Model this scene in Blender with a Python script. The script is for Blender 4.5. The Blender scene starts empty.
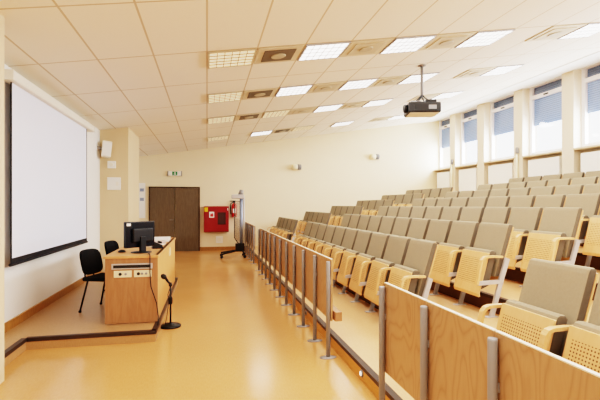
import bpy, bmesh, math, random
from mathutils import Vector, Matrix
random.seed(7)
scene = bpy.context.scene
COL = scene.collection
PI = math.pi

# ------------------------------------------------------------------ materials
def srgb(r, g, b):
    f = lambda c: (c/255/12.92) if c/255 <= 0.04045 else ((c/255+0.055)/1.055)**2.4
    return (f(r), f(g), f(b), 1)

class NT:
    def __init__(s, name):
        s.m = bpy.data.materials.new(name); s.m.use_nodes = True
        s.t = s.m.node_tree; s.b = s.t.nodes['Principled BSDF']; s.out = s.t.nodes['Material Output']
    def n(s, kind, **kw):
        x = s.t.nodes.new(kind)
        for k, v in kw.items(): setattr(x, k, v)
        return x
    def l(s, a, b): s.t.links.new(a, b)
    def math(s, op, a, b=None, c=None):
        x = s.n('ShaderNodeMath', operation=op)
        for i, v in enumerate((a, b, c)):
            if v is None: continue
            if isinstance(v, (int, float)): x.inputs[i].default_value = v
            else: s.l(v, x.inputs[i])
        return x.outputs[0]
    def mix(s, fac, a, b):
        x = s.n('ShaderNodeMix', data_type='RGBA')
        for inp, v in ((x.inputs[0], fac), (x.inputs[6], a), (x.inputs[7], b)):
            if isinstance(v, (int, float)): inp.default_value = v
            elif isinstance(v, tuple): inp.default_value = v
            else: s.l(v, inp)
        return x.outputs[2]
    def coords(s):
        return s.n('ShaderNodeTexCoord').outputs['Object']
    def scaled(s, sc, src=None):
        mp = s.n('ShaderNodeMapping'); mp.inputs['Scale'].default_value = sc
        s.l(src or s.coords(), mp.inputs['Vector']); return mp.outputs[0]

def mat(name, c, rough=0.5, metal=0.0, var=0.06, scale=8.0, stretch=(1, 1, 1), bump=0.0, bscale=200.0, spec=0.5, emit=0.0, coat=0.0):
    q = NT(name)
    no = q.n('ShaderNodeTexNoise'); no.inputs['Scale'].default_value = scale; no.inputs['Detail'].default_value = 4
    q.l(q.scaled(stretch), no.inputs['Vector'])
    d = tuple(max(0, x*(1-var*2)) for x in c[:3]) + (1,)
    h = tuple(min(1, x*(1+var)) for x in c[:3]) + (1,)
    cc = q.mix(no.outputs['Fac'], d, h)
    q.l(cc, q.b.inputs['Base Color'])
    q.b.inputs['Roughness'].default_value = rough; q.b.inputs['Metallic'].default_value = metal
    q.b.inputs['Specular IOR Level'].default_value = spec
    q.b.inputs['Coat Weight'].default_value = coat
    if emit:
        q.l(cc, q.b.inputs['Emission Color']); q.b.inputs['Emission Strength'].default_value = emit
    if bump:
        n2 = q.n('ShaderNodeTexNoise'); n2.inputs['Scale'].default_value = bscale
        q.l(q.coords(), n2.inputs['Vector'])
        bp = q.n('ShaderNodeBump'); bp.inputs['Strength'].default_value = bump; bp.inputs['Distance'].default_value = 0.002
        q.l(n2.outputs['Fac'], bp.inputs['Height']); q.l(bp.outputs[0], q.b.inputs['Normal'])
    return q.m

def wood(name, c1, c2, stretch=(1, 1, 8), scale=3.0, rough=0.4, swirl=2.5, rings=6.0):
    """Plywood veneer: warped rings stretched along the grain."""
    q = NT(name)
    v = q.scaled(stretch)
    n1 = q.n('ShaderNodeTexNoise'); n1.inputs['Scale'].default_value = scale; n1.inputs['Detail'].default_value = 2
    n1.inputs['Distortion'].default_value = swirl*0.2
    q.l(v, n1.inputs['Vector'])
    ring = q.math('FRACT', q.math('MULTIPLY', n1.outputs['Fac'], rings))
    tri = q.math('ABSOLUTE', q.math('SUBTRACT', ring, 0.5))
    n2 = q.n('ShaderNodeTexNoise'); n2.inputs['Scale'].default_value = scale*14
    q.l(v, n2.inputs['Vector'])
    f = q.math('ADD', q.math('MULTIPLY', tri, 0.9), q.math('MULTIPLY', n2.outputs['Fac'], 0.5))
    q.l(q.mix(f, c1, c2), q.b.inputs['Base Color'])
    q.b.inputs['Roughness'].default_value = rough
    return q.m

def veneer(name, c1, c2):
    """Rotary-cut plywood: thin wandering contour lines, different on every panel."""
    q = NT(name)
    oi = q.n('ShaderNodeObjectInfo')
    va = q.n('ShaderNodeVectorMath', operation='ADD'); cb = q.n('ShaderNodeCombineXYZ')
    q.l(q.math('MULTIPLY', oi.outputs['Random'], 40.0), cb.inputs[1])
    q.l(q.coords(), va.inputs[0]); q.l(cb.outputs[0], va.inputs[1])
    n1 = q.n('ShaderNodeTexNoise'); n1.inputs['Scale'].default_value = 2.6; n1.inputs['Detail'].default_value = 1.5; n1.inputs['Roughness'].default_value = 0.35
    q.l(q.scaled((1, 1.7, 0.55), va.outputs[0]), n1.inputs['Vector'])
    tri = q.math('ABSOLUTE', q.math('SUBTRACT', q.math('FRACT', q.math('MULTIPLY', n1.outputs['Fac'], 15.0)), 0.5))
    ln = q.math('POWER', q.math('MULTIPLY', tri, 2.0), 3.0)
    n2 = q.n('ShaderNodeTexNoise'); n2.inputs['Scale'].default_value = 40
    q.l(q.scaled((1, 3, 0.4), va.outputs[0]), n2.inputs['Vector'])
    f = q.math('ADD', q.math('MULTIPLY', ln, 0.55), q.math('MULTIPLY', n2.outputs['Fac'], 0.45))
    q.l(q.mix(f, c1, c2), q.b.inputs['Base Color'])
    q.b.inputs['Roughness'].default_value = 0.35
    return q.m

def perforated(name, c1, c2, hole):
    q = NT(name)
    o = q.coords()
    sx = q.n('ShaderNodeSeparateXYZ'); q.l(o, sx.inputs[0])
    p = 0.0212
    fy = q.math('SUBTRACT', q.math('FRACT', q.math('ADD', q.math('DIVIDE', sx.outputs[1], p), 0.5)), 0.5)
    fz = q.math('SUBTRACT', q.math('FRACT', q.math('DIVIDE', sx.outputs[2], p)), 0.5)
    dist = q.math('SQRT', q.math('ADD', q.math('MULTIPLY', fy, fy), q.math('MULTIPLY', fz, fz)))
    dot = q.math('LESS_THAN', dist, 0.25)
    iny = q.math('LESS_THAN', q.math('ABSOLUTE', sx.outputs[1]), 0.205)
    inz = q.math('MULTIPLY', q.math('GREATER_THAN', sx.outputs[2], 0.33), q.math('LESS_THAN', sx.outputs[2], 0.605))
    msk = q.math('MULTIPLY', dot, q.math('MULTIPLY', iny, inz))
    n1 = q.n('ShaderNodeTexNoise'); n1.inputs['Scale'].default_value = 5
    q.l(q.scaled((1, 6, 1)), n1.inputs['Vector'])
    w = q.mix(n1.outputs['Fac'], c1, c2)
    q.l(q.mix(msk, w, hole), q.b.inputs['Base Color'])
    q.b.inputs['Roughness'].default_value = 0.4
    return q.m

def ceiling_mat():
    q = NT('ceiling_tiles')
    sx = q.n('ShaderNodeSeparateXYZ'); q.l(q.coords(), sx.inputs[0])
    lx = q.math('LESS_THAN', q.math('FRACT', q.math('ADD', q.math('DIVIDE', sx.outputs[0], TX), 0.016+10)), 0.032)
    ly = q.math('LESS_THAN', q.math('FRACT', q.math('ADD', q.math('DIVIDE', q.math('SUBTRACT', sx.outputs[1], TY0), TY), 0.008+10)), 0.016)
    line = q.math('MULTIPLY', q.math('MAXIMUM', lx, ly), q.math('LESS_THAN', sx.outputs[0], 7.35))
    no = q.n('ShaderNodeTexNoise'); no.inputs['Scale'].default_value = 90
    q.l(q.coords(), no.inputs['Vector'])
    tile = q.mix(no.outputs['Fac'], CE1, CE2)
    q.l(q.mix(line, tile, CEL), q.b.inputs['Base Color'])
    q.b.inputs['Roughness'].default_value = 0.9
    return q.m

def floor_mat(name, c1, c2, rough):
    q = NT(name)
    n1 = q.n('ShaderNodeTexNoise'); n1.inputs['Scale'].default_value = 1.2; n1.inputs['Detail'].default_value = 3
    n2 = q.n('ShaderNodeTexNoise'); n2.inputs['Scale'].default_value = 40; n2.inputs['Detail'].default_value = 5
    q.l(q.coords(), n1.inputs['Vector']); q.l(q.scaled((2.6, 0.5, 1)), n2.inputs['Vector'])
    f = q.math('ADD', q.math('MULTIPLY', n1.outputs['Fac'], 0.3), q.math('MULTIPLY', n2.outputs['Fac'], 0.7))
    ramp = q.n('ShaderNodeMapRange'); ramp.inputs[1].default_value = 0.3; ramp.inputs[2].default_value = 0.7
    q.l(f, ramp.inputs[0])
    q.l(q.mix(ramp.outputs[0], c1, c2), q.b.inputs['Base Color'])
    rr = q.n('ShaderNodeMapRange'); rr.inputs[3].default_value = rough*0.8; rr.inputs[4].default_value = rough*1.25
    q.l(n1.outputs['Fac'], rr.inputs[0]); q.l(rr.outputs[0], q.b.inputs['Roughness'])
    q.b.inputs['Specular IOR Level'].default_value = 0.6
    return q.m

def blind_mat(name, c):
    q = NT(name)
    sx = q.n('ShaderNodeSeparateXYZ'); q.l(q.coords(), sx.inputs[0])
    fr = q.math('FRACT', q.math('DIVIDE', sx.outputs[2], 0.05))
    st = q.math('LESS_THAN', fr, 0.25)
    d = tuple(x*0.62 for x in c[:3]) + (1,)
    cc = q.mix(st, c, d)
    df = q.n('ShaderNodeBsdfDiffuse'); tr = q.n('ShaderNodeBsdfTranslucent'); mx = q.n('ShaderNodeMixShader')
    q.l(cc, df.inputs[0]); q.l(cc, tr.inputs[0]); mx.inputs[0].default_value = 0.2
    q.l(df.outputs[0], mx.inputs[1]); q.l(tr.outputs[0], mx.inputs[2]); q.l(mx.outputs[0], q.out.inputs[0])
    return q.m

def glass_mat(name, tint=(1, 1, 1, 1), gloss=0.06):
    q = NT(name)
    tr = q.n('ShaderNodeBsdfTransparent'); gl = q.n('ShaderNodeBsdfGlossy'); mx = q.n('ShaderNodeMixShader')
    tr.inputs[0].default_value = tint; gl.inputs['Roughness'].default_value = 0.03
    mx.inputs[0].default_value = gloss
    q.l(tr.outputs[0], mx.inputs[1]); q.l(gl.outputs[0], mx.inputs[2]); q.l(mx.outputs[0], q.out.inputs[0])
    return q.m

# ------------------------------------------------------------------ dimensions
TX, TY, TY0 = 0.615, 1.36, 5.33                 # ceiling grid
CE1, CE2, CEL = srgb(238, 230, 216), srgb(244, 237, 224), srgb(204, 188, 164)
SL = 0.152
def HC(x): return 3.36 + SL*x                   # sloping ceiling
XL, XR, YN, YF = -2.15, 8.2, -3.0, 14.5         # left wall, pier front, wall behind, far wall
XG = 8.44                                       # window plane
POD = 0.12                                      # podium height
AP = 0.58                                       # seat pitch
def XROW(n): return 2.285 + 0.9*(n-1)
def ZT(n): return 0.13 + 0.18*(n-1)
def TFRONT(n): return 1.30 if n == 1 else 2.20 + 0.9*(n-2)

M = dict(
    floor=floor_mat('linoleum_floor', srgb(202, 150, 97), srgb(214, 163, 109), 0.20),
    podium=floor_mat('podium_floor', srgb(172, 134, 96), srgb(190, 152, 112), 0.36),
    tier=floor_mat('tier_floor', srgb(208, 162, 114), srgb(224, 180, 130), 0.35),
    wall=mat('cream_wall_paint', srgb(238, 230, 214), 0.75, var=0.015, scale=2),
    wall_far=mat('far_wall_paint', srgb(238, 222, 192), 0.75, var=0.015, scale=2),
    wall_white=mat('white_wall_paint', srgb(242, 240, 234), 0.45, var=0.012, scale=2),
    pilaster=mat('beige_pilaster_paint', srgb(222, 200, 166), 0.6, var=0.015, scale=2),
    pier=mat('window_pier_paint', srgb(232, 218, 196), 0.6, var=0.015, scale=2),
    ceiling=ceiling_mat(),
    base=wood('baseboard_wood', srgb(150, 104, 58), srgb(186, 138, 84), (4, 4, 1), 4),
    nosing=mat('dark_nosing', srgb(66, 52, 44), 0.45, var=0.1),
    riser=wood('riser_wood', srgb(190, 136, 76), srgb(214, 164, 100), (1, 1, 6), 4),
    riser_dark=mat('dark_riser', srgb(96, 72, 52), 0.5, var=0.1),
    board=veneer('front_panel_veneer', srgb(188, 152, 116), srgb(160, 124, 90)),
    board_edge=mat('pale_board_edge', srgb(240, 226, 200), 0.4),
    steel=mat('brushed_steel', srgb(150, 151, 152), 0.45, metal=0.05, var=0.05),
    steel_pale=mat('pale_grey_metal', srgb(192, 190, 190), 0.4, metal=0.2, var=0.03),
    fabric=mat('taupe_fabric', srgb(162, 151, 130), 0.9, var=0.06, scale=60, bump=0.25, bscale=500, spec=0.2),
    fabric_dark=mat('darker_taupe_fabric', srgb(154, 143, 123), 0.9, var=0.06, scale=60, bump=0.25, bscale=500, spec=0.2),  # slightly darker taupe for the far block and top row
    fabric_side_shade=mat('shaded_side_fabric', srgb(116, 107, 94), 0.9, var=0.06, scale=60, spec=0.2),  # shade of the gaps between seats, put into the side colour
    seatwood=wood('beech_plywood', srgb(220, 176, 126), srgb(236, 196, 146), (1, 6, 1), 4, rough=0.38),
    perf=perforated('perforated_beech', srgb(220, 176, 126), srgb(236, 196, 146), srgb(112, 76, 42)),
    armwood=wood('bent_beech_arm', srgb(224, 178, 126), srgb(238, 196, 148), (6, 1, 1), 4, rough=0.35),
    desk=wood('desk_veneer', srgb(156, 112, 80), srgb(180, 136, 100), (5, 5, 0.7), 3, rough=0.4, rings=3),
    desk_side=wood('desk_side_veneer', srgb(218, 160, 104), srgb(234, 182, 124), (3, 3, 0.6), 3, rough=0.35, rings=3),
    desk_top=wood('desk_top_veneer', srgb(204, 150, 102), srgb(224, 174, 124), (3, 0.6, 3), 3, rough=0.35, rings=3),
    door=wood('walnut_door', srgb(90, 77, 62), srgb(124, 107, 85), (10, 10, 0.8), 3, rough=0.45, rings=4),
    door_edge=mat('dark_door_edge', srgb(70, 50, 32), 0.5),
    white=mat('white_plastic', srgb(242, 240, 234), 0.4, var=0.01),
    cream=mat('cream_plastic', srgb(236, 224, 192), 0.4, var=0.02),
    offwhite=mat('off_white_casing', srgb(242, 236, 222), 0.45, var=0.02),
    screen=mat('screen_cloth', srgb(232, 236, 250), 0.8, var=0.005),
    screen_edge=mat('black_screen_border', srgb(28, 28, 34), 0.7),
    black=mat('black_plastic', srgb(20, 20, 22), 0.4, var=0.1),
    blackfab=mat('black_fabric', srgb(16, 16, 18), 0.95, var=0.15, scale=50),
    blue_black=mat('glossy_black_monitor', srgb(20, 26, 36), 0.25, var=0.1),
    dgrey=mat('dark_grey_casing', srgb(36, 36, 36), 0.45, var=0.1),
    grey=mat('grey_casing', srgb(140, 140, 140), 0.5),
    bluegrey=mat('blue_grey_metal', srgb(150, 164, 186), 0.35, metal=0.3),
    smoke=glass_mat('smoked_plate', (0.80, 0.78, 0.78, 1), 0.10),
    red=mat('red_enamel', srgb(146, 18, 24), 0.35, var=0.04),
    red_bright=mat('bright_red_enamel', srgb(205, 40, 44), 0.3, var=0.04),
    darkglass=mat('dark_inspection_glass', srgb(62, 22, 24), 0.15),
    yellow=mat('yellow_sticker', srgb(232, 190, 40), 0.5),
    green=mat('green_sign', srgb(38, 120, 72), 0.5, emit=0.15),
    paper=mat('white_paper', srgb(240, 236, 230), 0.8, var=0.02),
    paper2=mat('printed_paper', srgb(206, 190, 186), 0.8, var=0.1, scale=40),
    light_on=mat('lit_diffuser', (1, 0.985, 0.96, 1), 0.5, var=0.0, emit=2.6),
    light_off=mat('unlit_reflector_glow', srgb(250, 232, 196), 0.4, emit=0.55, var=0.05, scale=30),  # emission paints floor light caught by the switched-off reflectors
    louvre=mat('white_louvre', srgb(186, 188, 194), 0.35),
    louvre_off=mat('bronze_louvre', srgb(140, 118, 90), 0.4),
    vent_tan=mat('tan_vent_plate', srgb(216, 204, 180), 0.7),
    vent_dark=mat('dark_vent_grille', srgb(118, 110, 94), 0.7),
    vent_mid=mat('mid_vent_grille', srgb(204, 192, 168), 0.7),
    vent_disc=mat('vent_disc', srgb(186, 176, 154), 0.6),
    winframe=mat('white_window_frame', srgb(240, 238, 240), 0.4, var=0.01),
    blind=blind_mat('grey_blue_blind', srgb(150, 178, 216)),
    blind_top=blind_mat('dark_blue_blind', srgb(112, 134, 166)),
    glass=glass_mat('window_glass'),
    sill=mat('stone_sill', srgb(206, 190, 164), 0.4),
    radiator=mat('white_radiator', srgb(250, 249, 244), 0.4, var=0.01),
    lamp_on=mat('step_light_lens', (1, 0.97, 0.9, 1), 0.3, emit=1.2, var=0),
)

# ------------------------------------------------------------------ mesh helper
class MB:
    def __init__(s): s.bm = bmesh.new()
    def box(s, x0, x1, y0, y1, z0, z1, bev=0.0, seg=2, mtx=None):
        r = bmesh.ops.create_cube(s.bm, size=1)
        vs = r['verts']
        for v in vs:
            v.co = Vector(((x0+x1)/2 + v.co.x*(x1-x0), (y0+y1)/2 + v.co.y*(y1-y0), (z0+z1)/2 + v.co.z*(z1-z0)))
        if mtx is not None:
            for v in vs: v.co = mtx @ v.co
        if bev:
            es = list({e for v in vs for e in v.link_edges})
            bmesh.ops.bevel(s.bm, geom=es, offset=bev, segments=seg, affect='EDGES', profile=0.5)
        return s
    def prism(s, pts, a0, a1, axis='y', bev=0.0, seg=2):
        """Closed 2-D outline extruded along an axis. pts (x,z) for y, (x,y) for z, (y,z) for x."""
        def P(p, a):
            if axis == 'y': return (p[0], a, p[1])
            if axis == 'z': return (p[0], p[1], a)
            return (a, p[0], p[1])
        A = [s.bm.verts.new(P(p, a0)) for p in pts]; B = [s.bm.verts.new(P(p, a1)) for p in pts]
        fs = [s.bm.faces.new(A), s.bm.faces.new(B[::-1])]
        n = len(pts)
        for i in range(n): fs.append(s.bm.faces.new((A[i], B[i], B[(i+1) % n], A[(i+1) % n])))
        bmesh.ops.recalc_face_normals(s.bm, faces=fs)
        if bev:
            es = list(set(fs[0].edges) | set(fs[1].edges))
            bmesh.ops.bevel(s.bm, geom=es, offset=bev, segments=seg, affect='EDGES', profile=0.5)
        return s
    def tube(s, pts, r, seg=8, cap=True):
        pts = [Vector(p) for p in pts]; rings = []; n = len(pts)
        up = None
        for i, p in enumerate(pts):
            d = (pts[min(i+1, n-1)] - pts[max(i-1, 0)]).normalized()
            if up is None:
                up = d.orthogonal().normalized()
            u = (up - d*up.dot(d)).normalized(); w = d.cross(u); up = u
            rr = r[i] if isinstance(r, (list, tuple)) else r
            rings.append([s.bm.verts.new(p + (u*math.cos(2*PI*k/seg) + w*math.sin(2*PI*k/seg))*rr) for k in range(seg)])
        for a, b in zip(rings, rings[1:]):
            for k in range(seg):
                s.bm.faces.new((a[k], a[(k+1) % seg], b[(k+1) % seg], b[k])).smooth = True
        if cap:
            s.bm.faces.new(rings[0][::-1]); s.bm.faces.new(rings[-1])
        return s
    def lathe(s, prof, c=(0, 0, 0), seg=20, axis='z'):
        rings = []
        for (r, h) in prof:
            ring = []
            for k in range(seg):
                a = 2*PI*k/seg; u, w = r*math.cos(a), r*math.sin(a)
                co = {'z': (u, w, h), 'x': (h, u, w), 'y': (w, h, u)}[axis]
                ring.append(s.bm.verts.new(Vector(c) + Vector(co)))
            rings.append(ring)
        for a, b in zip(rings, rings[1:]):
            for k in range(seg):
                s.bm.faces.new((a[k], a[(k+1) % seg], b[(k+1) % seg], b[k])).smooth = True
        s.bm.faces.new(rings[0][::-1]); s.bm.faces.new(rings[-1])
        return s
    def strip(s, path, width, thick, y0):
        """Flat bent strip: path in (x,z), thickness along the path normal, width along y."""
        n = len(path); P = [Vector((p[0], 0, p[1])) for p in path]; rows = []
        for i in range(n):
            d = (P[min(i+1, n-1)] - P[max(i-1, 0)]).normalized(); nn = Vector((-d.z, 0, d.x))*thick/2
            w = width[i] if isinstance(width, (list, tuple)) else width
            rows.append([s.bm.verts.new(P[i] + nn*sg + Vector((0, y0 + yy*w/2, 0))) for sg, yy in ((1, -1), (1, 1), (-1, 1), (-1, -1))])
        fs = []
        for a, b in zip(rows, rows[1:]):
            for k in range(4): fs.append(s.bm.faces.new((a[k], a[(k+1) % 4], b[(k+1) % 4], b[k])))
        fs.append(s.bm.faces.new(rows[0][::-1])); fs.append(s.bm.faces.new(rows[-1]))
        bmesh.ops.recalc_face_normals(s.bm, faces=fs)
        return s
    def build(s, name, m, parent=None, loc=(0, 0, 0), rot=(0, 0, 0), smooth=False, side=None):
        bmesh.ops.recalc_face_normals(s.bm, faces=s.bm.faces[:])
        me = bpy.data.meshes.new(name); s.bm.to_mesh(me); s.bm.free()
        me.materials.append(m)
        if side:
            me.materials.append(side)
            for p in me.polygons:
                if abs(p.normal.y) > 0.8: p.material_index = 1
        if smooth:
            for p in me.polygons: p.use_smooth = True
        o = bpy.data.objects.new(name, me); COL.objects.link(o)
        o.parent = parent; o.location = loc; o.rotation_euler = rot
        return o

def B(*a, **k): return MB().box(*a, **k)
def tag(o, label, cat, group=None):
    o['label'] = label; o['category'] = cat
    if group: o['group'] = group
    return o
def thing(name, label, cat, loc=(0, 0, 0), rot=(0, 0, 0), group=None):
    o = bpy.data.objects.new(name, None); COL.objects.link(o); o.empty_display_size = 0.1
    o.location = loc; o.rotation_euler = rot
    return tag(o, label, cat, group)
def struct(o): o['kind'] = 'structure'; return o
def sempty(name, loc=(0, 0, 0)):
    o = bpy.data.objects.new(name, None); COL.objects.link(o); o.location = loc; return struct(o)
def dup(root, loc=None, label=None, group=None, rot=None):
    r = root.copy(); COL.objects.link(r)
    if loc is not None: r.location = loc
    if rot is not None: r.rotation_euler = rot
    if label: r['label'] = label
    if group: r['group'] = group
    for ch in list(root.children):
        c = ch.copy(); COL.objects.link(c); c.parent = r
        for g in list(ch.children):
            d = g.copy(); COL.objects.link(d); d.parent = c
    return r
ORD = ['zero', 'first', 'second', 'third', 'fourth', 'fifth', 'sixth', 'seventh', 'eighth', 'ninth', 'tenth', 'eleventh', 'twelfth']

# ------------------------------------------------------------------ room shell
struct(B(XL-0.2, 9.0, YN-0.2, YF+0.2, -0.12, 0).build('floor', M['floor']))
# ceiling: tiled sloping slab
x0, x1 = XL-0.2, XG+0.3
struct(MB().prism([(x0, HC(x0)), (x1, HC(x1)), (x1, HC(x1)+0.15), (x0, HC(x0)+0.15)], YN-0.2, YF+0.2).build('ceiling', M['ceiling']))
struct(MB().prism([(7.45, HC(7.45)-0.004), (XR+0.22, HC(XR+0.22)-0.004), (XR+0.22, HC(XR+0.22)-0.02), (7.45, HC(7.45)-0.012)], YN, YF).build('trim_1', M['white']))  # white strip paints window glare along the ceiling edge
struct(B(XL-0.2, XL, YN-0.2, YF+0.2, 0, HC(XL)).build('wall_left', M['wall_white']))
struct(MB().prism([(XL-0.2, 0), (9.0, 0), (9.0, HC(9.0)), (XL-0.2, HC(XL-0.2))], YF, YF+0.2).build('wall_far', M['wall_far']))
struct(MB().prism([(XL-0.2, 0), (9.0, 0), (9.0, HC(9.0)), (XL-0.2, HC(XL-0.2))], YN-0.2, YN).build('wall_near', M['wall']))
# pilasters on the left wall
XP = -1.60
def pil(y0, y1, XP=XP):
    struct(MB().prism([(XL, 0), (XP, 0), (XP, HC(XP)), (XL, HC(XL))], y0, y1).build('wall_pilaster', M['pilaster']))
pil(2.8, 4.12, -1.69); pil(9.5, 10.95)
# baseboards
struct(B(XL, XL+0.02, 4.12, 9.5, POD, POD+0.1).build('baseboard_left', M['base']))
struct(MB().box(XL, -1.79, YF-0.02, YF, 0, 0.12).build('baseboard_far', M['base']))
struct(MB().box(-0.25, 1.3, YF-0.02, YF, 0, 0.12).build('baseboard_far.001', M['base']))
struct(B(XL, XP+0.015, 3.9, 3.935, 0, 0.001+0.1).build('baseboard_left.001', M['base'])) if False else None

# window wall: piers, parapet below the sills, head band
piers = [(13.10, 13.42)] + [(11.55-1.63*k, 11.89-1.63*k) for k in range(10)]
piers = [p for p in piers if p[1] > YN]
wr = MB()
for (a, b) in piers:
    wr.prism([(XR, 0), (XG+0.2, 0), (XG+0.2, HC(XG+0.2)), (XR, HC(XR))], max(a, YN), b)
wr.box(XG+0.02, XG+0.2, YN, YF, 0, 2.78)
struct(wr.build('wall_right', M['pier']))
opens = [(13.42, YF)] + [(piers[i+1][1], piers[i][0]) for i in range(len(piers)-1)]
SILL, TRS, BLB = 2.80, 4.38, 3.58
for i, (y0, y1) in enumerate(opens):
    w = sempty('window_%d' % (i+1), (XG, (y0+y1)/2, SILL))
    h = (y1-y0)/2; H = HC(XG)-SILL-0.005
    fr = MB()
    fr.box(-0.03, 0.05, -h, -h+0.08, 0, H); fr.box(-0.03, 0.05, h-0.10, h, 0, H)
    fr.box(-0.03, 0.05, -h+0.08, h-0.10, 0, 0.09); fr.box(-0.03, 0.05, -h+0.08, h-0.10, H-0.05, H)
    fr.box(-0.03, 0.05, -h+0.08, h-0.10, TRS-SILL-0.10, TRS-SILL)
    fr.build('window_frame', M['winframe'], w)
    B(0.02, 0.026, -h+0.08, h-0.10, 0.09, TRS-SILL-0.10).build('pane', M['glass'], w)
    B(0.02, 0.026, -h+0.08, h-0.10, TRS-SILL, H-0.05).build('pane', M['glass'], w)
    B(0.035, 0.040, -h+0.08, h-0.10, BLB-SILL, TRS-SILL-0.10).build('blind', M['blind'], w)
    B(0.035, 0.040, -h+0.08, h-0.10, TRS-SILL, H-0.05).build('blind', M['blind_top'], w)
    B(-0.05, -0.03, 0.0, 0.14, TRS-SILL-0.07, TRS-SILL-0.04).build('window_handle', M['dgrey'], w)
    if y0 > YN+0.5:
        B(-0.26, 0.02, -h+0.005, h-0.005, -0.05, 0.0, 0.008).build('window_sill', M['sill'], w)

RADN = ['behind the far end of the top row', 'second from the far wall', 'third from the far wall', 'under the middle window', 'under the rightmost window']
for i, (y0, y1) in enumerate(opens[:5]):
    r = thing('radiator', 'flat white radiator %s, below the window sill' % ['in the far corner by the far wall', 'second from the far wall', 'third from the far wall', 'fourth from the far wall', 'at the right edge of the picture'][i], 'radiator', (XG-0.15, (y0+y1)/2, 1.55), group='radiators under the windows')
    h = (y1-y0)/2
    B(-0.05, 0.03, -h+0.12, h-0.14, 0.0, 1.12, 0.012).build('radiator_panel', M['radiator'], r)
    MB().tube([(0.0, -h+0.14, 1.08), (0.0, -h+0.03, 1.08)], 0.02).build('connecting_pipe', M['cream'], r)
    for yy in (-h*0.5, h*0.5): B(0.025, 0.165, yy-0.03, yy+0.03, 0.15, 0.95).build('wall_bracket', M['cream'], r)
for (y, lab) in ((10.08, 'cream heating pipe with grey valve on the pier behind the top row'), (13.24, 'cream heating pipe with grey valve on the pier nearest the far wall')):
    p = thing('heating_pipe', lab, 'pipe', (XR-0.04, y, ZT(7)+0.01), group='heating pipes on the window piers')
    MB().tube([(0, 0, 0), (0, 0, 1.68)], 0.028).build('pipe', M['cream'], p)
    MB().lathe([(0.03, 0), (0.045, 0.02), (0.045, 0.14), (0.03, 0.17)], (0, 0, 1.66), 12).build('valve', M['grey'], p)
    MB().tube([(0, 0.03, 1.58), (0, 0.12, 1.58)], 0.018).build('branch_pipe', M['cream'], p)

# podium, tiers
pd = MB().prism([(XL, 4.12), (-1.83, 4.12), (-1.83, 4.95), (-0.55, 4.95), (-0.55, 8.5), (XP, 9.5), (XL, 9.5)], 0, POD, axis='z')
struct(pd.build('podium', M['podium']))
ns = MB()
def band(p, q, w=0.045, z0=POD-0.035, z1=POD+0.004, out=0.006):
    p, q = Vector(p), Vector(q); d = (q-p).normalized(); nrm = Vector((d.y, -d.x))
    a = [p + nrm*out, q + nrm*out, q - nrm*w, p - nrm*w]
    return [(v.x, v.y) for v in a], z0, z1
for i, (p, q) in enumerate((((-1.83, 4.12), (-1.83, 4.95)), ((-1.83, 4.95), (-0.55, 4.95)), ((-0.55, 4.95), (-0.55, 8.5)))):
    pts, z0, z1 = band(p, q); ns.prism(pts, z0, z1, axis='z')
struct(ns.build('trim_2', M['nosing']))

for n in range(1, 8):
    xa = TFRONT(n); xb = TFRONT(n+1) if n < 7 else XG+0.02
    z = ZT(n)
    zb = 0 if n == 1 else ZT(n-1)-0.02
    struct(B(xa, xb+0.02, YN, YF, zb if n == 1 else 0, z).build('seating_tier', M['tier']))
    struct(B(xa-0.012, xa+0.045, YN, YF, z-0.03, z+0.004).build('trim_%d' % (2+n), M['nosing']))
    if n > 1:
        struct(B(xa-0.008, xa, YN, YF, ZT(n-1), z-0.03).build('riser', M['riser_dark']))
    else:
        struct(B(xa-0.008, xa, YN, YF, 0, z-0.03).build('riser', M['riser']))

# ------------------------------------------------------------------ lecture seats
def backx(z):
    pts = [(0.36, -0.182), (0.45, -0.160), (0.55, -0.132), (0.70, -0.084), (0.85, -0.037), (0.97, 0.0)]
    for (za, xa), (zb, xb) in zip(pts, pts[1:]):
        if z <= zb: return xa + (xb-xa)*(z-za)/(zb-za)
    return 0.0
def make_side(root, y, tall=False):
    """metal frame and bent armrest on one side of a seat"""
    leg = MB()
    leg.strip(([(-0.045, 0.62), (-0.13, 0.36), (-0.235, 0.0)] if tall else [(-0.06, 0.56), (-0.13, 0.36), (-0.235, 0.0)]), 0.028, 0.05, y)
    f = leg.build('side_frame', M['steel_pale'] if tall else M['steel'], root)
    MB().strip([(-0.15, 0.373), (-0.40, 0.362)], 0.03, 0.04, y).build('crossbar', M['steel_pale'], f)
    B(-0.31, -0.17, y-0.03, y+0.03, 0.0, 0.010, 0.003).build('foot_plate', M['steel_pale'], f)
    path = [(-0.105, 0.637), (-0.20, 0.642), (-0.30, 0.640), (-0.332, 0.630), (-0.352, 0.605), (-0.364, 0.56), (-0.386, 0.46), (-0.405, 0.35)]
    MB().strip(path, [0.036, 0.042, 0.044, 0.044, 0.044, 0.042, 0.038, 0.032], 0.022, y).build('armrest', M['armwood'], root)
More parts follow.
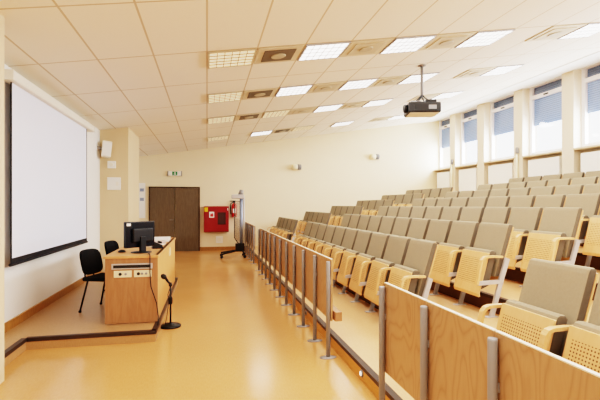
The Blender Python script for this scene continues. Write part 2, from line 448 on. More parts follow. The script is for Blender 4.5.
def make_seat(fab, tall=False):
    root = thing('lecture_seat', 'seat', 'seat')
    zs = [0.42, 0.48, 0.55, 0.62, 0.70, 0.78, 0.85, 0.91, 0.945]
    front = [(backx(z), z) for z in zs] + [(0.004, 0.972), (0.016, 0.982), (0.045, 0.982), (0.060, 0.968)]
    back = [(backx(z)+0.062, z) for z in reversed(zs)]
    W = 0.256
    MB().prism(front+back, -W, W, bev=0.014, seg=2).build('backrest', fab, root, side=M['fabric_side_shade'])
    zs2 = [0.36, 0.45, 0.55, 0.70, 0.85, 0.95]
    MB().prism([(backx(z)+0.064, z) for z in zs2] + [(backx(z)+0.078, z) for z in reversed(zs2)], -W+0.004, W-0.004).build('back_panel', M['seatwood'], root)
    # tipped-up seat: perforated shell in front, cushion behind it
    px = lambda z: -0.362 + (z-0.21)*0.28
    WS = 0.238
    sh = [(px(z), z) for z in (0.24, 0.40, 0.55, 0.672)]
    MB().prism([(-0.346, 0.205)] + sh + [(x+0.016, z) for x, z in reversed(sh)] + [(-0.330, 0.214)], -WS, WS, bev=0.004, seg=1).build('seat_panel', M['perf'], root)
    cz = [0.28, 0.45, 0.60, 0.672]
    cu = [(px(z)+0.017, z) for z in cz] + [(px(0.69)+0.022, 0.690), (px(0.70)+0.04, 0.700), (px(0.70)+0.075, 0.696), (px(0.68)+0.10, 0.672)] + [(px(z)+0.105, z) for z in (0.60, 0.45, 0.32)]
    MB().prism(cu, -WS+0.004, WS-0.004, bev=0.012, seg=2).build('seat_cushion', fab, root, side=M['fabric_side_shade'])
    make_side(root, -AP/2, tall)
    return root
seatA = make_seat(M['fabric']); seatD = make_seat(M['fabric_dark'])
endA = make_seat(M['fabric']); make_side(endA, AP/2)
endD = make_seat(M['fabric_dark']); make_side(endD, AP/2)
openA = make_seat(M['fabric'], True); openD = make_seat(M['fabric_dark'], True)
used = set()
def put_seat(proto, x, y, z, label, group):
    if proto.name not in used:
        used.add(proto.name); o = proto
        o.location = (x, y, z); o['label'] = label; o['group'] = group
    else: o = dup(proto, (x, y, z), label, group)
    return o
ROWN = ['', 'front row', 'second row', 'third row', 'fourth row', 'fifth row', 'sixth row', 'top back row']
YA = 4.03
for n in range(1, 8):
    N = 10
    for k in range(N):
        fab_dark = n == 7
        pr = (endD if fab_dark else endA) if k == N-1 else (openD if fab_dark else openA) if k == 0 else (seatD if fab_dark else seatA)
        pos = 'nearest seat' if k == 0 else 'farthest seat' if k == N-1 else ORD[k+1] + ' seat from the near aisle'
        put_seat(pr, XROW(n), YA + AP*(k+0.5), ZT(n), 'taupe folding seat, %s, %s of the middle block' % (pos, ROWN[n]), 'seats of the middle block, ' + ROWN[n])
for n in range(1, 7):
    N = 5
    for k in range(N):
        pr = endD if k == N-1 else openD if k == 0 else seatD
        pos = 'nearest seat' if k == 0 else 'seat against the far wall' if k == N-1 else ORD[k+1] + ' seat from its aisle'
        put_seat(pr, XROW(n), 11.0 + AP*(k+0.5), ZT(n), 'dark taupe seat, %s, %s, far block' % (pos, ROWN[n]), 'seats of the far block, ' + ROWN[n])
YB = 2.74
for k in range(3):
    pr = endA if k == 0 else seatA
    pos = ['at the aisle end', 'next to the aisle seat', 'at the right picture edge'][k]
    put_seat(pr, XROW(1), YB - AP*(k+0.5), ZT(1), 'large taupe seat %s behind the foreground panels' % pos, 'seats of the near block')
# fourth-row seat showing at the right edge
# ------------------------------------------------------------------ front panels with posts
XPN = 1.17
def make_panel(w):
    r = thing('front_panel', 'panel', 'panel')          # origin: floor under the board's centre
    bd = B(0.018, 0.036, -w/2+0.006, w/2-0.006, 0.36, 0.965, 0.002, 1).build('board', M['board'], r)
    B(0.0175, 0.0365, -w/2+0.006, w/2-0.006, 0.9645, 0.970).build('edge_strip', M['board_edge'], bd)
    return r
def add_post(r, y):
    p = MB().lathe([(0.021, 0.008), (0.021, 0.935), (0.019, 0.945)], (-0.006, y - 0.022*(1 if y > 0 else -1), 0), 14).build('post', M['steel'], r)
    fp = MB().lathe([(1, 0.0), (1, 0.006), (0.3, 0.012)], (0, 0, 0), 20)
    for v in fp.bm.verts: v.co.x = v.co.x*0.085 - 0.006; v.co.y = v.co.y*0.05 + y - 0.022*(1 if y > 0 else -1)
    fp.build('foot_plate', M['steel'], p)
    B(-0.006, 0.018, y-0.022*(1 if y > 0 else -1)-0.014, y-0.022*(1 if y > 0 else -1)+0.014, 0.72, 0.76).build('bracket', M['steel'], p)
pp = make_panel(AP); add_post(pp, AP/2)
pe = make_panel(AP); add_post(pe, AP/2); add_post(pe, -AP/2)
pc = make_panel(AP); add_post(pc, -AP/2)
def put_panel(proto, y, label, group):
    if proto.name not in used:
        used.add(proto.name); proto.location = (XPN, y, 0); proto['label'] = label; proto['group'] = group
    else: dup(proto, (XPN, y, 0), label, group)
for k in range(10):
    pos = 'nearest to the camera, with a post at each end' if k == 0 else 'farthest of the row' if k == 9 else ORD[k+1] + ' from the near end'
    put_panel(pe if k == 0 else pp, 4.05 + AP*(k+0.5), 'wooden panel before the middle seats, %s' % pos, 'front panels of the middle block')
for k in range(3):
    pos = ['at the aisle end', 'second from the aisle', 'at the right picture edge'][k]
    put_panel(pp, 2.765 - AP*(k+0.5), 'large veneered wooden panel on steel post in the foreground, %s' % pos, 'front panels of the near block')
for k in range(5):
    pos = 'nearest the aisle' if k == 0 else 'next to the far wall' if k == 4 else ORD[k+1] + ' from its aisle'
    put_panel(pc, 10.95 + AP*(k+0.5), 'wooden panel on grey post before the far block of seats, %s' % pos, 'front panels of the far block')
br = B(-0.035, 0.035, 4.0, 4.05+AP*10-0.05, 0.37, 0.46, 0.004).build('foot_rail', M['desk'], None, (XPN+0.08, 0, 0))
tag(br, 'pale wooden rail end sticking out behind the panels of the middle block', 'rail')
for (y, lab) in ((3.47, 'round step light low on the platform riser in the aisle gap'), (4.44, 'round step light in the riser under the nearest middle panel'), (5.57, 'round step light in the riser under the third middle panel')):
    s = thing('step_light', lab, 'light', (1.29, y, 0.065), group='step lights in the platform riser')
    MB().lathe([(0.032, 0.0), (0.032, -0.008), (0.024, -0.012)], (0, 0, 0), 16, 'x').build('bezel', M['steel'], s)
    MB().lathe([(0.02, -0.0122), (0.016, -0.016)], (0, 0, 0), 14, 'x').build('lens', M['lamp_on'] if y < 4 else M['black'], s)

# ------------------------------------------------------------------ ceiling fittings
ROT = (0, -math.atan(SL), 0)
YROWS = [5.33, 7.37, 9.41, 12.13]
LW = 0.60
def louvre(mb, n=4, m=6, t=0.006):
    for i in range(1, n):
        y = -LW/2 + 0.02 + (LW-0.04)*i/n; mb.box(-LW/2+0.02, LW/2-0.02, y-t, y+t, -0.0195, -0.0135)
    for i in range(1, m):
        x = -LW/2 + 0.02 + (LW-0.04)*i/m; mb.box(x-t*0.7, x+t*0.7, -LW/2+0.02, LW/2-0.02, -0.0190, -0.0130)
    return mb
def make_light(on):
    r = thing('ceiling_light', 'light', 'ceiling light')
    fr = MB(); h = LW/2
    fr.box(-h, h, -h, -h+0.02, -0.020, 0.0).box(-h, h, h-0.02, h, -0.020, 0.0).box(-h, -h+0.02, -h, h, -0.020, 0.0).box(h-0.02, h, -h, h, -0.020, 0.0)
    fr.build('light_frame', M['louvre'] if on else M['vent_mid'], r)
    B(-h+0.02, h-0.02, -h+0.02, h-0.02, -0.014, -0.006).build('diffuser', M['light_on'] if on else M['light_off'], r)
    louvre(MB(), 4 if on else 5, 6, 0.006 if on else 0.0045).build('louvre', M['louvre'] if on else M['louvre_off'], r)
    return r
def make_vent(m):
    r = thing('ceiling_vent', 'vent', 'vent'); h = 0.295
    B(-h, h, -h, h, -0.012, -0.002).build('vent_plate', M['vent_tan'], r)
    B(-0.21, 0.21, -0.21, 0.21, -0.022, -0.011, 0.004).build('grille', m, r)
    MB().lathe([(0.09, -0.034), (0.10, -0.028), (0.10, -0.020)], (0, 0, 0), 20).build('diffuser_disc', M['vent_disc'], r)
    return r
Lon, Loff, Vd, Vm = make_light(True), make_light(False), make_vent(M['vent_dark']), make_vent(M['vent_mid'])
def put_ceil(proto, x, y, label, group):
    loc = (x, y, HC(x)-0.002)
    if proto.name not in used:
        used.add(proto.name); proto.location = loc; proto.rotation_euler = ROT; proto['label'] = label; proto['group'] = group
    else: dup(proto, loc, label, group, ROT)
plan = [dict(L=[2, 4, 6, 9], O=[0], V=[3, 5, 8], D=[1]), dict(L=[2, 4, 6, 9], O=[0], V=[3, 5, 8], D=[1]),
        dict(L=[4, 6, 9], O=[0, 2], V=[3, 5, 8], D=[1]), dict(L=[2, 6, 9], O=[0, 4], V=[8], D=[3])]
RN = ['nearest ceiling row', 'second ceiling row', 'third ceiling row', 'farthest ceiling row']
lamp_pts = []
for r, (y, P) in enumerate(zip(YROWS, plan)):
    yc = y + TX/2
    for i, k in enumerate(P['L']):
        x = TX*(k+0.5)
        put_ceil(Lon, x, yc, 'lit white louvre light, %s lit one from the left, %s' % (['first', 'second', 'third', 'fourth'][i], RN[r]), 'lit ceiling lights')
        lamp_pts.append((x, yc))
    for i, k in enumerate(P['O']):
        put_ceil(Loff, TX*(k+0.5), yc, 'unlit amber louvre light, %s in the %s' % ('leftmost' if k == 0 else 'second unlit one from the left', RN[r]), 'unlit ceiling lights')
    for k in P['D']:
        put_ceil(Vd, TX*(k+0.5), yc, 'dark square air vent in the %s' % RN[r], 'dark ceiling vents')
    for i, k in enumerate(P['V']):
        put_ceil(Vm, TX*(k+0.5), yc, 'pale tan air vent, %s, %s' % ('the only pale one' if len(P['V']) == 1 else ['first', 'second', 'third'][i] + ' pale one from the left', RN[r]), 'pale ceiling vents')

# projector
px_, py_ = 3.62, 6.80
pj = thing('projector', 'dark grey video projector hanging from the ceiling on a pole', 'projector', (px_, py_, HC(px_)-0.004), (0, 0, 0))
MB().lathe([(0.07, 0.0), (0.07, -0.012), (0.03, -0.02)], (0, 0, 0), 16).build('ceiling_plate', M['grey'], pj)
MB().tube([(0, 0, -0.01), (0, 0, -0.56)], 0.024, 12).build('pole', M['grey'], pj)
mt = MB()
for (sx, sy) in ((-1, -1), (1, -1), (1, 1), (-1, 1)): mt.tube([(0, 0, -0.50), (sx*0.04, sy*0.04, -0.57), (sx*0.14, sy*0.12, -0.665)], 0.010, 6)
mt.box(-0.16, 0.16, -0.14, 0.14, -0.675, -0.660); mt.build('mount_bracket', M['dgrey'], pj)
bd = B(-0.27, 0.27, -0.22, 0.22, -0.85, -0.675, 0.02, 2).build('projector_body', M['dgrey'], pj, rot=(0, 0, -0.25))
MB().lathe([(0.072, -0.265), (0.072, -0.31), (0.058, -0.33), (0.05, -0.32)], (0, -0.08, -0.765), 20, 'x').build('lens', M['black'], bd)
B(-0.18, 0.20, -0.226, -0.218, -0.82, -0.72).build('side_grille', M['black'], bd)
B(0.02, 0.20, -0.20, 0.10, -0.677, -0.63, 0.01).build('cable_box', M['black'], bd)
B(-0.22, -0.04, -0.16, 0.14, -0.677, -0.645, 0.01).build('top_cover', M['grey'], bd)
B(0.06, 0.19, -0.228, -0.224, -0.80, -0.73, 0.004).build('connector_plate', M['grey'], bd)
B(-0.24, 0.24, -0.19, 0.19, -0.856, -0.849).build('lit_underside', M['offwhite'], bd)  # pale sheet puts floor bounce on the underside into its colour

# ------------------------------------------------------------------ left wall fittings
sc = thing('projection_screen', 'large white projection screen pulled down from a casing on the left wall', 'projection screen', (-2.07, 5.17, 0.86))
B(-0.006, 0.0, 0.05, 3.00, 0.06, 2.0).build('screen_cloth', M['screen'], sc)
eb = MB()
eb.box(-0.007, 0.003, 0.033, 0.05, 0.0, 2.0).box(-0.007, 0.003, 3.00, 3.03, 0.0, 2.0).box(-0.007, 0.003, 0.05, 3.0, 0.0, 0.06)
eb.build('black_border', M['screen_edge'], sc)
MB().tube([(0, 0.01, -0.008), (0, 3.04, -0.008)], 0.018, 10).build('weight_bar', M['screen_edge'], sc)
B(-0.075, 0.065, -0.06, 3.30, 1.97, 2.075, 0.02, 2).build('casing', M['offwhite'], sc)
B(-0.078, 0.068, -0.075, -0.055, 1.967, 2.078, 0.006).build('end_cap', M['offwhite'], sc)
B(-0.078, 0.068, 3.295, 3.315, 1.967, 2.078, 0.006).build('end_cap', M['offwhite'], sc)
for y in (0.35, 3.1): B(-0.078, -0.06, y-0.03, y+0.03, 2.0, 2.08).build('wall_mount', M['grey'], sc)

sp = thing('wall_speaker', 'white loudspeaker tilted on a bracket at the pilaster corner', 'speaker', (-2.0, 9.36, 2.63), (0, 0.10, 0.35))
MB().prism([(-0.09, -0.08), (0.09, -0.09), (0.10, 0.05), (0.04, 0.10), (-0.06, 0.09)], -0.165, 0.165, 'z', 0.02).build('speaker_cabinet', M['offwhite'], sp)
B(-0.08, 0.08, -0.094, -0.080, -0.14, 0.14, 0.005).build('speaker_grille', M['white'], sp, rot=(0, 0, -0.05))
B(-0.22, -0.06, -0.02, 0.02, -0.03, 0.03).build('wall_mount', M['grey'], sp)
th = thing('thermostat', 'small square white thermostat on the beige pilaster below the speaker', 'thermostat', (-1.92, 9.48, 2.33))
B(-0.08, 0.08, -0.02, 0.02, -0.075, 0.075, 0.008).build('body', M['white'], th)
MB().lathe([(0.04, -0.021), (0.036, -0.034)], (0, 0, 0), 16, 'y').build('dial', M['offwhite'], th)
B(-0.05, 0.05, 0.012, 0.02, -0.05, 0.05).build('wall_mount', M['white'], th)
pn = thing('switch_panel', 'white square switch panel on the beige pilaster under the thermostat', 'panel', (-1.875, 9.485, 1.94))
B(-0.13, 0.13, -0.014, 0.014, -0.13, 0.13, 0.008).build('body', M['white'], pn)
B(0.04, 0.09, -0.02, -0.013, -0.04, 0.04).build('switch', M['offwhite'], pn)

# ------------------------------------------------------------------ desk
dk = thing('teachers_desk', 'long wooden lecturer desk with socket strip on its end, standing on the podium', 'desk', (-1.145, 5.30, POD))
DW, DL, DH = 0.577, 2.80, 0.79
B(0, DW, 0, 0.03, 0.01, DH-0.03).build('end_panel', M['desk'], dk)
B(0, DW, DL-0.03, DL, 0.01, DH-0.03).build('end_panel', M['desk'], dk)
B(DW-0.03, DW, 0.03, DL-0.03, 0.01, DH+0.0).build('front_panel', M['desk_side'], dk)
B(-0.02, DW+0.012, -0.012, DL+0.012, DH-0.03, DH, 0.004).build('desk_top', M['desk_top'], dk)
st = B(0.07, 0.52, -0.012, 0.0, 0.635, 0.70, 0.004).build('socket_strip', M['steel_pale'], dk)
B(0.09, 0.50, -0.015, -0.011, 0.65, 0.685).build('strip_slot', M['dgrey'], st)
for x in (0.095, 0.315):
    s_ = B(x, x+0.195, -0.010, 0.0, 0.54, 0.62, 0.004).build('socket_plate', M['cream'], dk)
    for j, xx in enumerate((0.07, 0.13) if x < 0.2 else (0.05, 0.09, 0.135)):
        MB().lathe([(0.015 if j else 0.019, -0.0105), (0.012, -0.018)], (x+xx, 0, 0.58), 12, 'y').build('socket', M['dgrey'] if (j == 0) else M['steel'], s_)
so = B(DW, DW+0.012, 1.55, 1.72, 0.60, 0.72, 0.003).build('socket_plate', M['cream'], dk)

mo = thing('monitor', 'black computer monitor on the near end of the desk, seen from behind', 'monitor', (-0.82, 5.66, POD+DH), (0, 0, 0.80))
B(-0.215, 0.215, -0.02, 0.025, 0.065, 0.385, 0.010, 2).build('housing', M['blue_black'], mo)
B(-0.13, 0.17, -0.055, -0.018, 0.13, 0.30, 0.015, 2).build('rear_cover', M['black'], mo)
B(-0.20, 0.20, 0.0245, 0.027, 0.10, 0.37).build('screen_glass', M['black'], mo)
B(-0.035, 0.045, -0.07, -0.03, 0.012, 0.20, 0.006).build('stand_neck', M['black'], mo)
MB().lathe([(0.125, 0.0), (0.125, 0.010), (0.03, 0.018)], (0.0, -0.03, 0), 24).build('stand_base', M['black'], mo)
B(-0.20, -0.145, -0.0225, -0.0195, 0.335, 0.365).build('sticker', M['white'], mo)
ms = MB().lathe([(0.030, 0), (0.047, 0.004), (0.044, 0.018), (0.028, 0.030), (0.005, 0.034)], (0, 0, 0), 18).build('computer_mouse', M['black'], None, (-1.04, 5.72, POD+DH), smooth=True)
ms.scale = (1.0, 1.15, 1.0); tag(ms, 'black computer mouse on the desk left of the monitor', 'mouse')
cb = MB().tube([(-0.70, 5.50, POD+DH+0.008), (-0.67, 5.40, POD+DH+0.006), (-0.655, 5.29, POD+DH+0.010), (-0.652, 5.274, POD+DH+0.008), (-0.650, 5.268, POD+DH-0.01), (-0.650, 5.268, 0.72), (-0.640, 5.268, 0.55), (-0.575, 5.265, 0.35), (-0.555, 5.25, 0.20), (-0.545, 5.12, POD+0.012)], 0.006, 6).build('cable', M['black'])
tag(cb, 'black cable running from the monitor down the desk end', 'cable')
PZ = POD+DH
for (x, y, w, l, h, rz, m, lab, nm, cat) in (
        (-0.80, 7.55, 0.36, 0.66, 0.035, 0.10, 'paper', 'thick stack of white papers at the far end of the desk', 'paper_stack', 'papers'),
        (-0.80, 6.55, 0.30, 0.42, 0.012, -0.15, 'paper', 'white sheets lying on the desk just behind the monitor', 'paper_stack', 'papers'),
        (-0.74, 6.98, 0.22, 0.24, 0.02, 0.15, 'paper2', 'pinkish printed booklet lying between the papers on the desk', 'booklet', 'booklet')):
    t = thing(nm, lab, cat, (x, y, PZ), (0, 0, rz))
    nsh = 4 if h > 0.03 else 3
    for j in range(nsh):
        B(-w/2, w/2, -l/2, l/2, h*j/nsh, h*(j+0.96)/nsh).build('sheet' if nm == 'paper_stack' else 'page', M[m], t, rot=(0, 0, random.uniform(-0.10, 0.10)))
dv = thing('desk_device', 'small black device on the desk right of the monitor', 'device', (-0.66, 6.12, PZ), (0, 0, 0.3))
MB().prism([(-0.07, 0), (0.07, 0), (0.06, 0.05), (-0.03, 0.09), (-0.06, 0.09)], -0.05, 0.05, 'y', 0.008).build('body', M['black'], dv)
B(-0.02, 0.03, -0.035, 0.035, 0.075, 0.105, 0.006).build('handset', M['black'], dv, rot=(0, 0.3, 0))

# chairs
def make_chair():
    r = thing('office_chair', 'chair', 'chair')          # faces +x
    B(-0.22, 0.22, -0.23, 0.23, 0.42, 0.475, 0.022, 3).build('seat', M['blackfab'], r, smooth=True)
    # backrest: rounded outline, slightly dished, reclined
    mb = MB(); W, Hh = 0.225, 0.175; out = []
    for k in range(28):
        a = 2*PI*k/28; ca, sa = math.cos(a), math.sin(a)
        out.append((W*math.copysign(abs(ca)**0.5, ca), 0.665 + Hh*math.copysign(abs(sa)**0.5, sa)))
    mb.prism(out, -0.022, 0.022, 'x', 0.012, 2)
    for v in mb.bm.verts: v.co.x += -0.235 - 0.22*(v.co.z-0.60) + 0.9*v.co.y**2*0.6
    mb.build('backrest', M['blackfab'], r)
    for sy in (-1, 1):
        MB().tube([(-0.20, sy*0.10, 0.43), (-0.255, sy*0.10, 0.45), (-0.262, sy*0.10, 0.52), (-0.265, sy*0.10, 0.66)], 0.011, 8).build('back_support', M['black'], r)
        for sx, x0, x1 in ((-1, -0.14, -0.235), (1, 0.15, 0.215)):
            l = MB().tube([(x0, sy*0.215, 0.43), (x1, sy*0.245, 0.012)], 0.0125, 8).build('leg', M['black'], r)
            MB().lathe([(0.018, 0.0), (0.018, 0.025)], (x1, sy*0.245, 0), 10).build('rubber_foot', M['black'], l)
    return r
ch = make_chair(); ch.location = (-1.31, 6.14, POD); ch.rotation_euler = (0, 0, -0.34); ch.scale = (0.94, 0.94, 0.94)
ch['label'] = 'black fabric chair at the near end of the desk, beside the screen'; ch['group'] = 'chairs at the lecturer desk'
dup(ch, (-1.32, 7.55, POD), 'black fabric chair behind the monitor, farther along the desk', 'chairs at the lecturer desk', (0, 0, -0.25))

# microphone stand
mk = thing('microphone_stand', 'short black microphone stand with round base on the floor by the podium', 'microphone stand', (-0.44, 5.52, 0))
MB().lathe([(0.125, 0.0), (0.125, 0.018), (0.11, 0.028), (0.03, 0.034), (0.018, 0.05)], (0, 0, 0), 28).build('round_base', M['black'], mk)
MB().tube([(0, 0, 0.03), (0, 0, 0.52)], 0.011, 10).build('pole', M['black'], mk)
MB().lathe([(0.02, 0.28), (0.024, 0.29), (0.024, 0.35), (0.016, 0.37)], (0, 0, 0), 14).build('height_clutch', M['black'], mk)
MB().lathe([(0.02, 0.50), (0.022, 0.52), (0.012, 0.545)], (0, 0, 0), 14).build('clip', M['black'], mk)
mic = MB().tube([(0.0, 0, 0.52), (-0.03, -0.01, 0.56), (-0.055, -0.018, 0.60), (-0.06, -0.02, 0.605), (-0.075, -0.025, 0.622), (-0.095, -0.03, 0.64), (-0.105, -0.033, 0.65)], [0.012, 0.014, 0.017, 0.024, 0.032, 0.026, 0.008], 14).build('microphone', M['black'], mk)
MB().tube([(0.0, 0, 0.50), (-0.03, -0.02, 0.40), (-0.02, -0.02, 0.30), (-0.04, -0.02, 0.15), (-0.06, -0.02, 0.03)], 0.004, 6).build('cord', M['black'], mk)

# ------------------------------------------------------------------ far wall fittings
dr = sempty('door_1', (-1.02, YF, 0))
B(-0.765, -0.005, -0.05, -0.01, 0.0, 2.05, 0.004).build('door_leaf', M['door'], dr)
B(0.005, 0.755, -0.05, -0.01, 0.0, 2.05, 0.004).build('door_leaf', M['door'], dr)
fr = MB().box(-0.80, -0.765, -0.06, 0.0, 0, 2.09).box(0.755, 0.79, -0.06, 0, 0, 2.09).box(-0.765, 0.755, -0.06, 0, 2.055, 2.09)
fr.build('door_frame', M['door_edge'], dr)
MB().tube([(-0.05, -0.05, 1.02), (-0.05, -0.09, 1.02), (-0.16, -0.09, 1.02)], 0.010, 8).build('door_handle', M['steel'], dr)
ex = thing('exit_sign', 'small green and white emergency exit sign above the brown double door', 'exit sign', (-1.02, YF-0.03, 2.52))
B(-0.21, 0.21, -0.03, 0.03, -0.075, 0.075, 0.006).build('sign_box', M['white'], ex)
B(-0.225, -0.20, -0.032, 0.03, -0.08, 0.08).build('end_cap', M['grey'], ex)
B(0.20, 0.225, -0.032, 0.03, -0.08, 0.08).build('end_cap', M['grey'], ex)
B(-0.08, 0.08, -0.033, -0.029, -0.06, 0.06).build('green_field', M['green'], ex)
rm = MB()   # running figure and arrow
rm.lathe([(0.011, -0.036), (0.011, -0.033)], (0.015, 0, 0.040), 10, 'y')
rm.prism([(-0.012, 0.022), (0.014, 0.028), (0.022, -0.006), (0.004, -0.012)], -0.036, -0.033)
rm.prism([(0.006, -0.008), (0.020, -0.008), (0.044, -0.040), (0.034, -0.048)], -0.036, -0.033)
rm.prism([(0.004, -0.008), (0.018, -0.010), (-0.010, -0.044), (-0.030, -0.046), (-0.030, -0.036), (-0.014, -0.034)], -0.036, -0.033)
rm.prism([(-0.012, 0.022), (-0.036, 0.004), (-0.030, -0.002), (-0.006, 0.014)], -0.036, -0.033)
rm.prism([(0.014, 0.026), (0.040, 0.010), (0.038, 0.002), (0.014, 0.016)], -0.036, -0.033)
rm.build('pictogram', M['white'], ex)

fc = thing('fire_cabinet', 'red fire hose cabinet with a window hanging on the far wall', 'fire cabinet', (-0.10, YF, 0.62))
B(0.0, 0.80, -0.20, 0.0, 0.0, 0.84, 0.008).build('cabinet_box', M['red'], fc)
dd = B(0.015, 0.785, -0.215, -0.200, 0.015, 0.825, 0.006).build('cabinet_door', M['red'], fc)
B(0.44, 0.70, -0.219, -0.214, 0.24, 0.64, 0.003).build('inspection_window', M['darkglass'], dd)
B(0.02, 0.13, -0.2185, -0.2145, 0.66, 0.80).build('yellow_sticker', M['yellow'], dd)
sg = B(0.17, 0.33, -0.2185, -0.2145, 0.47, 0.66).build('white_sign', M['white'], dd)
MB().prism([(0.205, 0.50), (0.295, 0.50), (0.30, 0.56), (0.27, 0.63), (0.25, 0.58), (0.225, 0.62), (0.20, 0.56)], -0.2205, -0.2185).build('flame_symbol', M['red_bright'], sg)
MB().lathe([(0.015, -0.216), (0.015, -0.235)], (0.74, 0, 0.42), 10, 'y').build('knob', M['black'], dd)
B(0.755, 0.775, -0.2185, -0.2145, 0.70, 0.78).build('seal_sticker', M['white'], dd)

fe = thing('fire_extinguisher', 'red fire extinguisher on the wall right of the red cabinet', 'fire extinguisher', (0.88, YF-0.13, 1.10))
MB().lathe([(0.06, 0.0), (0.085, 0.01), (0.085, 0.36), (0.07, 0.42), (0.03, 0.46), (0.03, 0.48)], (0, 0, 0), 20).build('cylinder', M['red_bright'], fe)
MB().lathe([(0.034, 0.475), (0.034, 0.53)], (0, 0, 0), 12).build('valve', M['black'], fe)
B(-0.15, 0.05, -0.02, 0.02, 0.515, 0.545, 0.004).build('handle', M['black'], fe)
MB().tube([(-0.03, -0.02, 0.50), (-0.12, -0.05, 0.44), (-0.125, -0.05, 0.25), (-0.11, -0.04, 0.10)], 0.014, 8).build('hose', M['black'], fe)
B(-0.05, 0.05, -0.087, -0.083, 0.14, 0.28).build('instruction_label', M['paper'], fe)
B(-0.04, 0.04, 0.06, 0.13, 0.30, 0.36).build('wall_mount', M['black'], fe)
pl = thing('wall_outlet', 'white square outlet plate low on the far wall below the fire cabinet', 'outlet', (0.40, YF-0.008, 0.35))
B(-0.11, 0.11, -0.010, 0.008, -0.11, 0.11, 0.005).build('plate', M['white'], pl)
B(-0.06, 0.06, -0.014, -0.009, -0.06, 0.06, 0.003).build('socket_insert', M['offwhite'], pl)
nt = thing('wall_notice', 'narrow white notice board beside the door at the left end of far wall', 'notice', (-2.03, YF-0.015, 1.70))
B(-0.11, 0.10, -0.012, 0.012, -0.62, 0.50, 0.004).build('board', M['white'], nt)
for z in (-0.02, 0.28):
    B(-0.06, 0.06, -0.016, -0.011, z-0.05, z+0.05).build('sheet', M['bluegrey'], nt)
for (x, z, lab) in ((2.98, 2.80, 'small grey wall lamp, left one of the pair on far wall'), (5.82, 3.22, 'small grey wall lamp, right one of the pair on far wall')):
    w = thing('wall_lamp', lab, 'wall lamp', (x, YF-0.10, z), group='wall lamps on the far wall')
    B(-0.04, 0.04, 0.06, 0.10, -0.05, 0.05).build('wall_plate', M['grey'], w)
    MB().lathe([(0.06, -0.16), (0.095, -0.15), (0.095, 0.02)], (0.02, 0, 0), 18, 'x').build('shade', M['cream'], w)
    MB().lathe([(0.097, 0.02), (0.097, 0.14), (0.085, 0.15)], (0.02, 0, 0), 18, 'x').build('lamp_body', M['grey'], w)

# mobile projector stand beside the far panels
oh = thing('mobile_stand', 'tall grey wheeled stand with tinted plate and head, before the far wall', 'stand', (0.925, 12.45, 0), (0, 0, 0.0))
lg = MB()
for (sx, sy) in ((-1, -1), (1, -1), (1, 1), (-1, 1)):
    l = MB().tube([(0.06*sx, 0.04*sy, 0.20), ((0.12 if sx > 0 else -0.52), 0.24*sy, 0.12)], 0.022, 8).build('leg', M['black'], oh)
    MB().lathe([(0.042, -0.016), (0.042, 0.016)], ((0.12 if sx > 0 else -0.52), 0.24*sy, 0.045), 14, 'y').build('caster', M['black'], l)
    MB().tube([((0.12 if sx > 0 else -0.52), 0.24*sy, 0.115), ((0.12 if sx > 0 else -0.52), 0.24*sy, 0.05)], 0.012, 6).build('caster_fork', M['black'], l)
lg.bm.free()
B(-0.13, 0.13, -0.09, 0.09, 0.17, 0.40, 0.015).build('gearbox', M['dgrey'], oh)
MB().tube([(0.04, 0, 0.35), (0.04, 0, 1.72)], 0.048, 12).build('column', M['bluegrey'], oh)
MB().tube([(0.12, 0.02, 0.35), (0.12, 0.02, 1.70)], 0.018, 8).build('guide_rod', M['steel_pale'], oh)
pf = [(-0.08, 0.46), (-0.20, 0.58), (-0.20, 1.60), (-0.06, 1.60), (-0.06, 0.46)]
MB().prism([(-0.15, 0.56), (-0.15, 1.58), (0.0, 1.58), (0.0, 0.40), (-0.04, 0.40)], -0.010, -0.002).build('tinted_plate', M['smoke'], oh)
MB().tube([(0.02, 0, 0.36), (-0.04, 0, 0.38), (-0.155, 0, 0.56), (-0.155, 0, 1.60), (0.02, 0, 1.60)], 0.013, 8).build('plate_frame', M['dgrey'], oh)
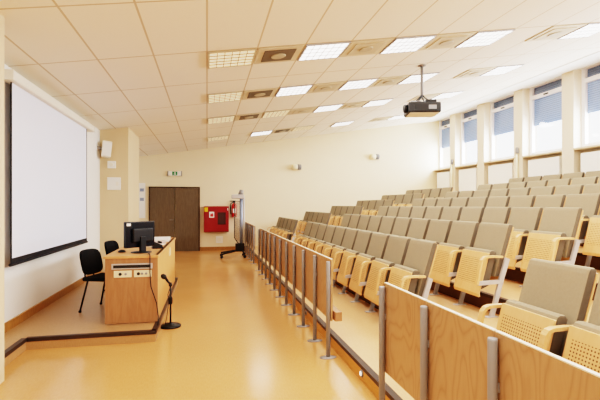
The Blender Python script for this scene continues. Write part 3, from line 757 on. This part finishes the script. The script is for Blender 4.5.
B(-0.24, 0.12, -0.09, 0.09, 1.68, 1.80, 0.02).build('projection_head', M['steel_pale'], oh)
MB().tube([(0.02, 0, 1.78), (0.05, 0, 1.93)], [0.08, 0.06], 10).build('head_mirror', M['grey'], oh)

# ------------------------------------------------------------------ light
w = bpy.data.worlds.new('sky'); scene.world = w; w.use_nodes = True
bg = w.node_tree.nodes['Background']; bg.inputs[0].default_value = (0.93, 0.965, 1, 1); bg.inputs[1].default_value = SKY = 3.0
def area(name, loc, rot, sx, sy, power, col=(1, 1, 1)):
    L = bpy.data.lights.new(name, 'AREA'); L.shape = 'RECTANGLE'; L.size = sx; L.size_y = sy
    L.energy = power; L.color = col
    o = bpy.data.objects.new(name, L); COL.objects.link(o); o.location = loc; o.rotation_euler = rot
    return o
WARM = (1.0, 0.98, 0.95)
for (x, y) in lamp_pts:
    area('luminaire_or_fill_lamp', (x, y, HC(x)-0.05), ROT, 0.5, 0.5, 15, WARM)
for y in (3.3, 1.2, -0.9):  # fill lamps added over the unseen near ceiling, without fittings
    for x in (0.3, 1.5, 2.8, 4.0, 5.5):
        area('luminaire_or_fill_lamp', (x, y, HC(x)-0.05), ROT, 0.5, 0.5, 16, WARM)
# daylight entering at each window (lamp just outside the glass)
for (y0, y1) in opens:
    area('window_daylight', (XG+0.15, (y0+y1)/2, 3.2), (0, math.radians(90), 0), 0.7, y1-y0-0.2, 75, (0.84, 0.92, 1.0))

# ------------------------------------------------------------------ camera and view
cam = bpy.data.cameras.new('camera'); co = bpy.data.objects.new('camera', cam); COL.objects.link(co)
co.location = (0, 0, 1.5); co.rotation_euler = (math.radians(90), 0, -math.atan(93/430))
cam.sensor_width = 36; cam.lens = 430/600*36; cam.shift_y = 5/600; cam.clip_start = 0.05
scene.camera = co
scene.view_settings.view_transform = 'Filmic'
scene.view_settings.look = 'Very High Contrast'
scene.view_settings.exposure = 0.08
scene.cycles.use_denoising = True
scene.cycles.max_bounces = 8
scene.cycles.diffuse_bounces = 5
scene.cycles.sample_clamp_indirect = 6
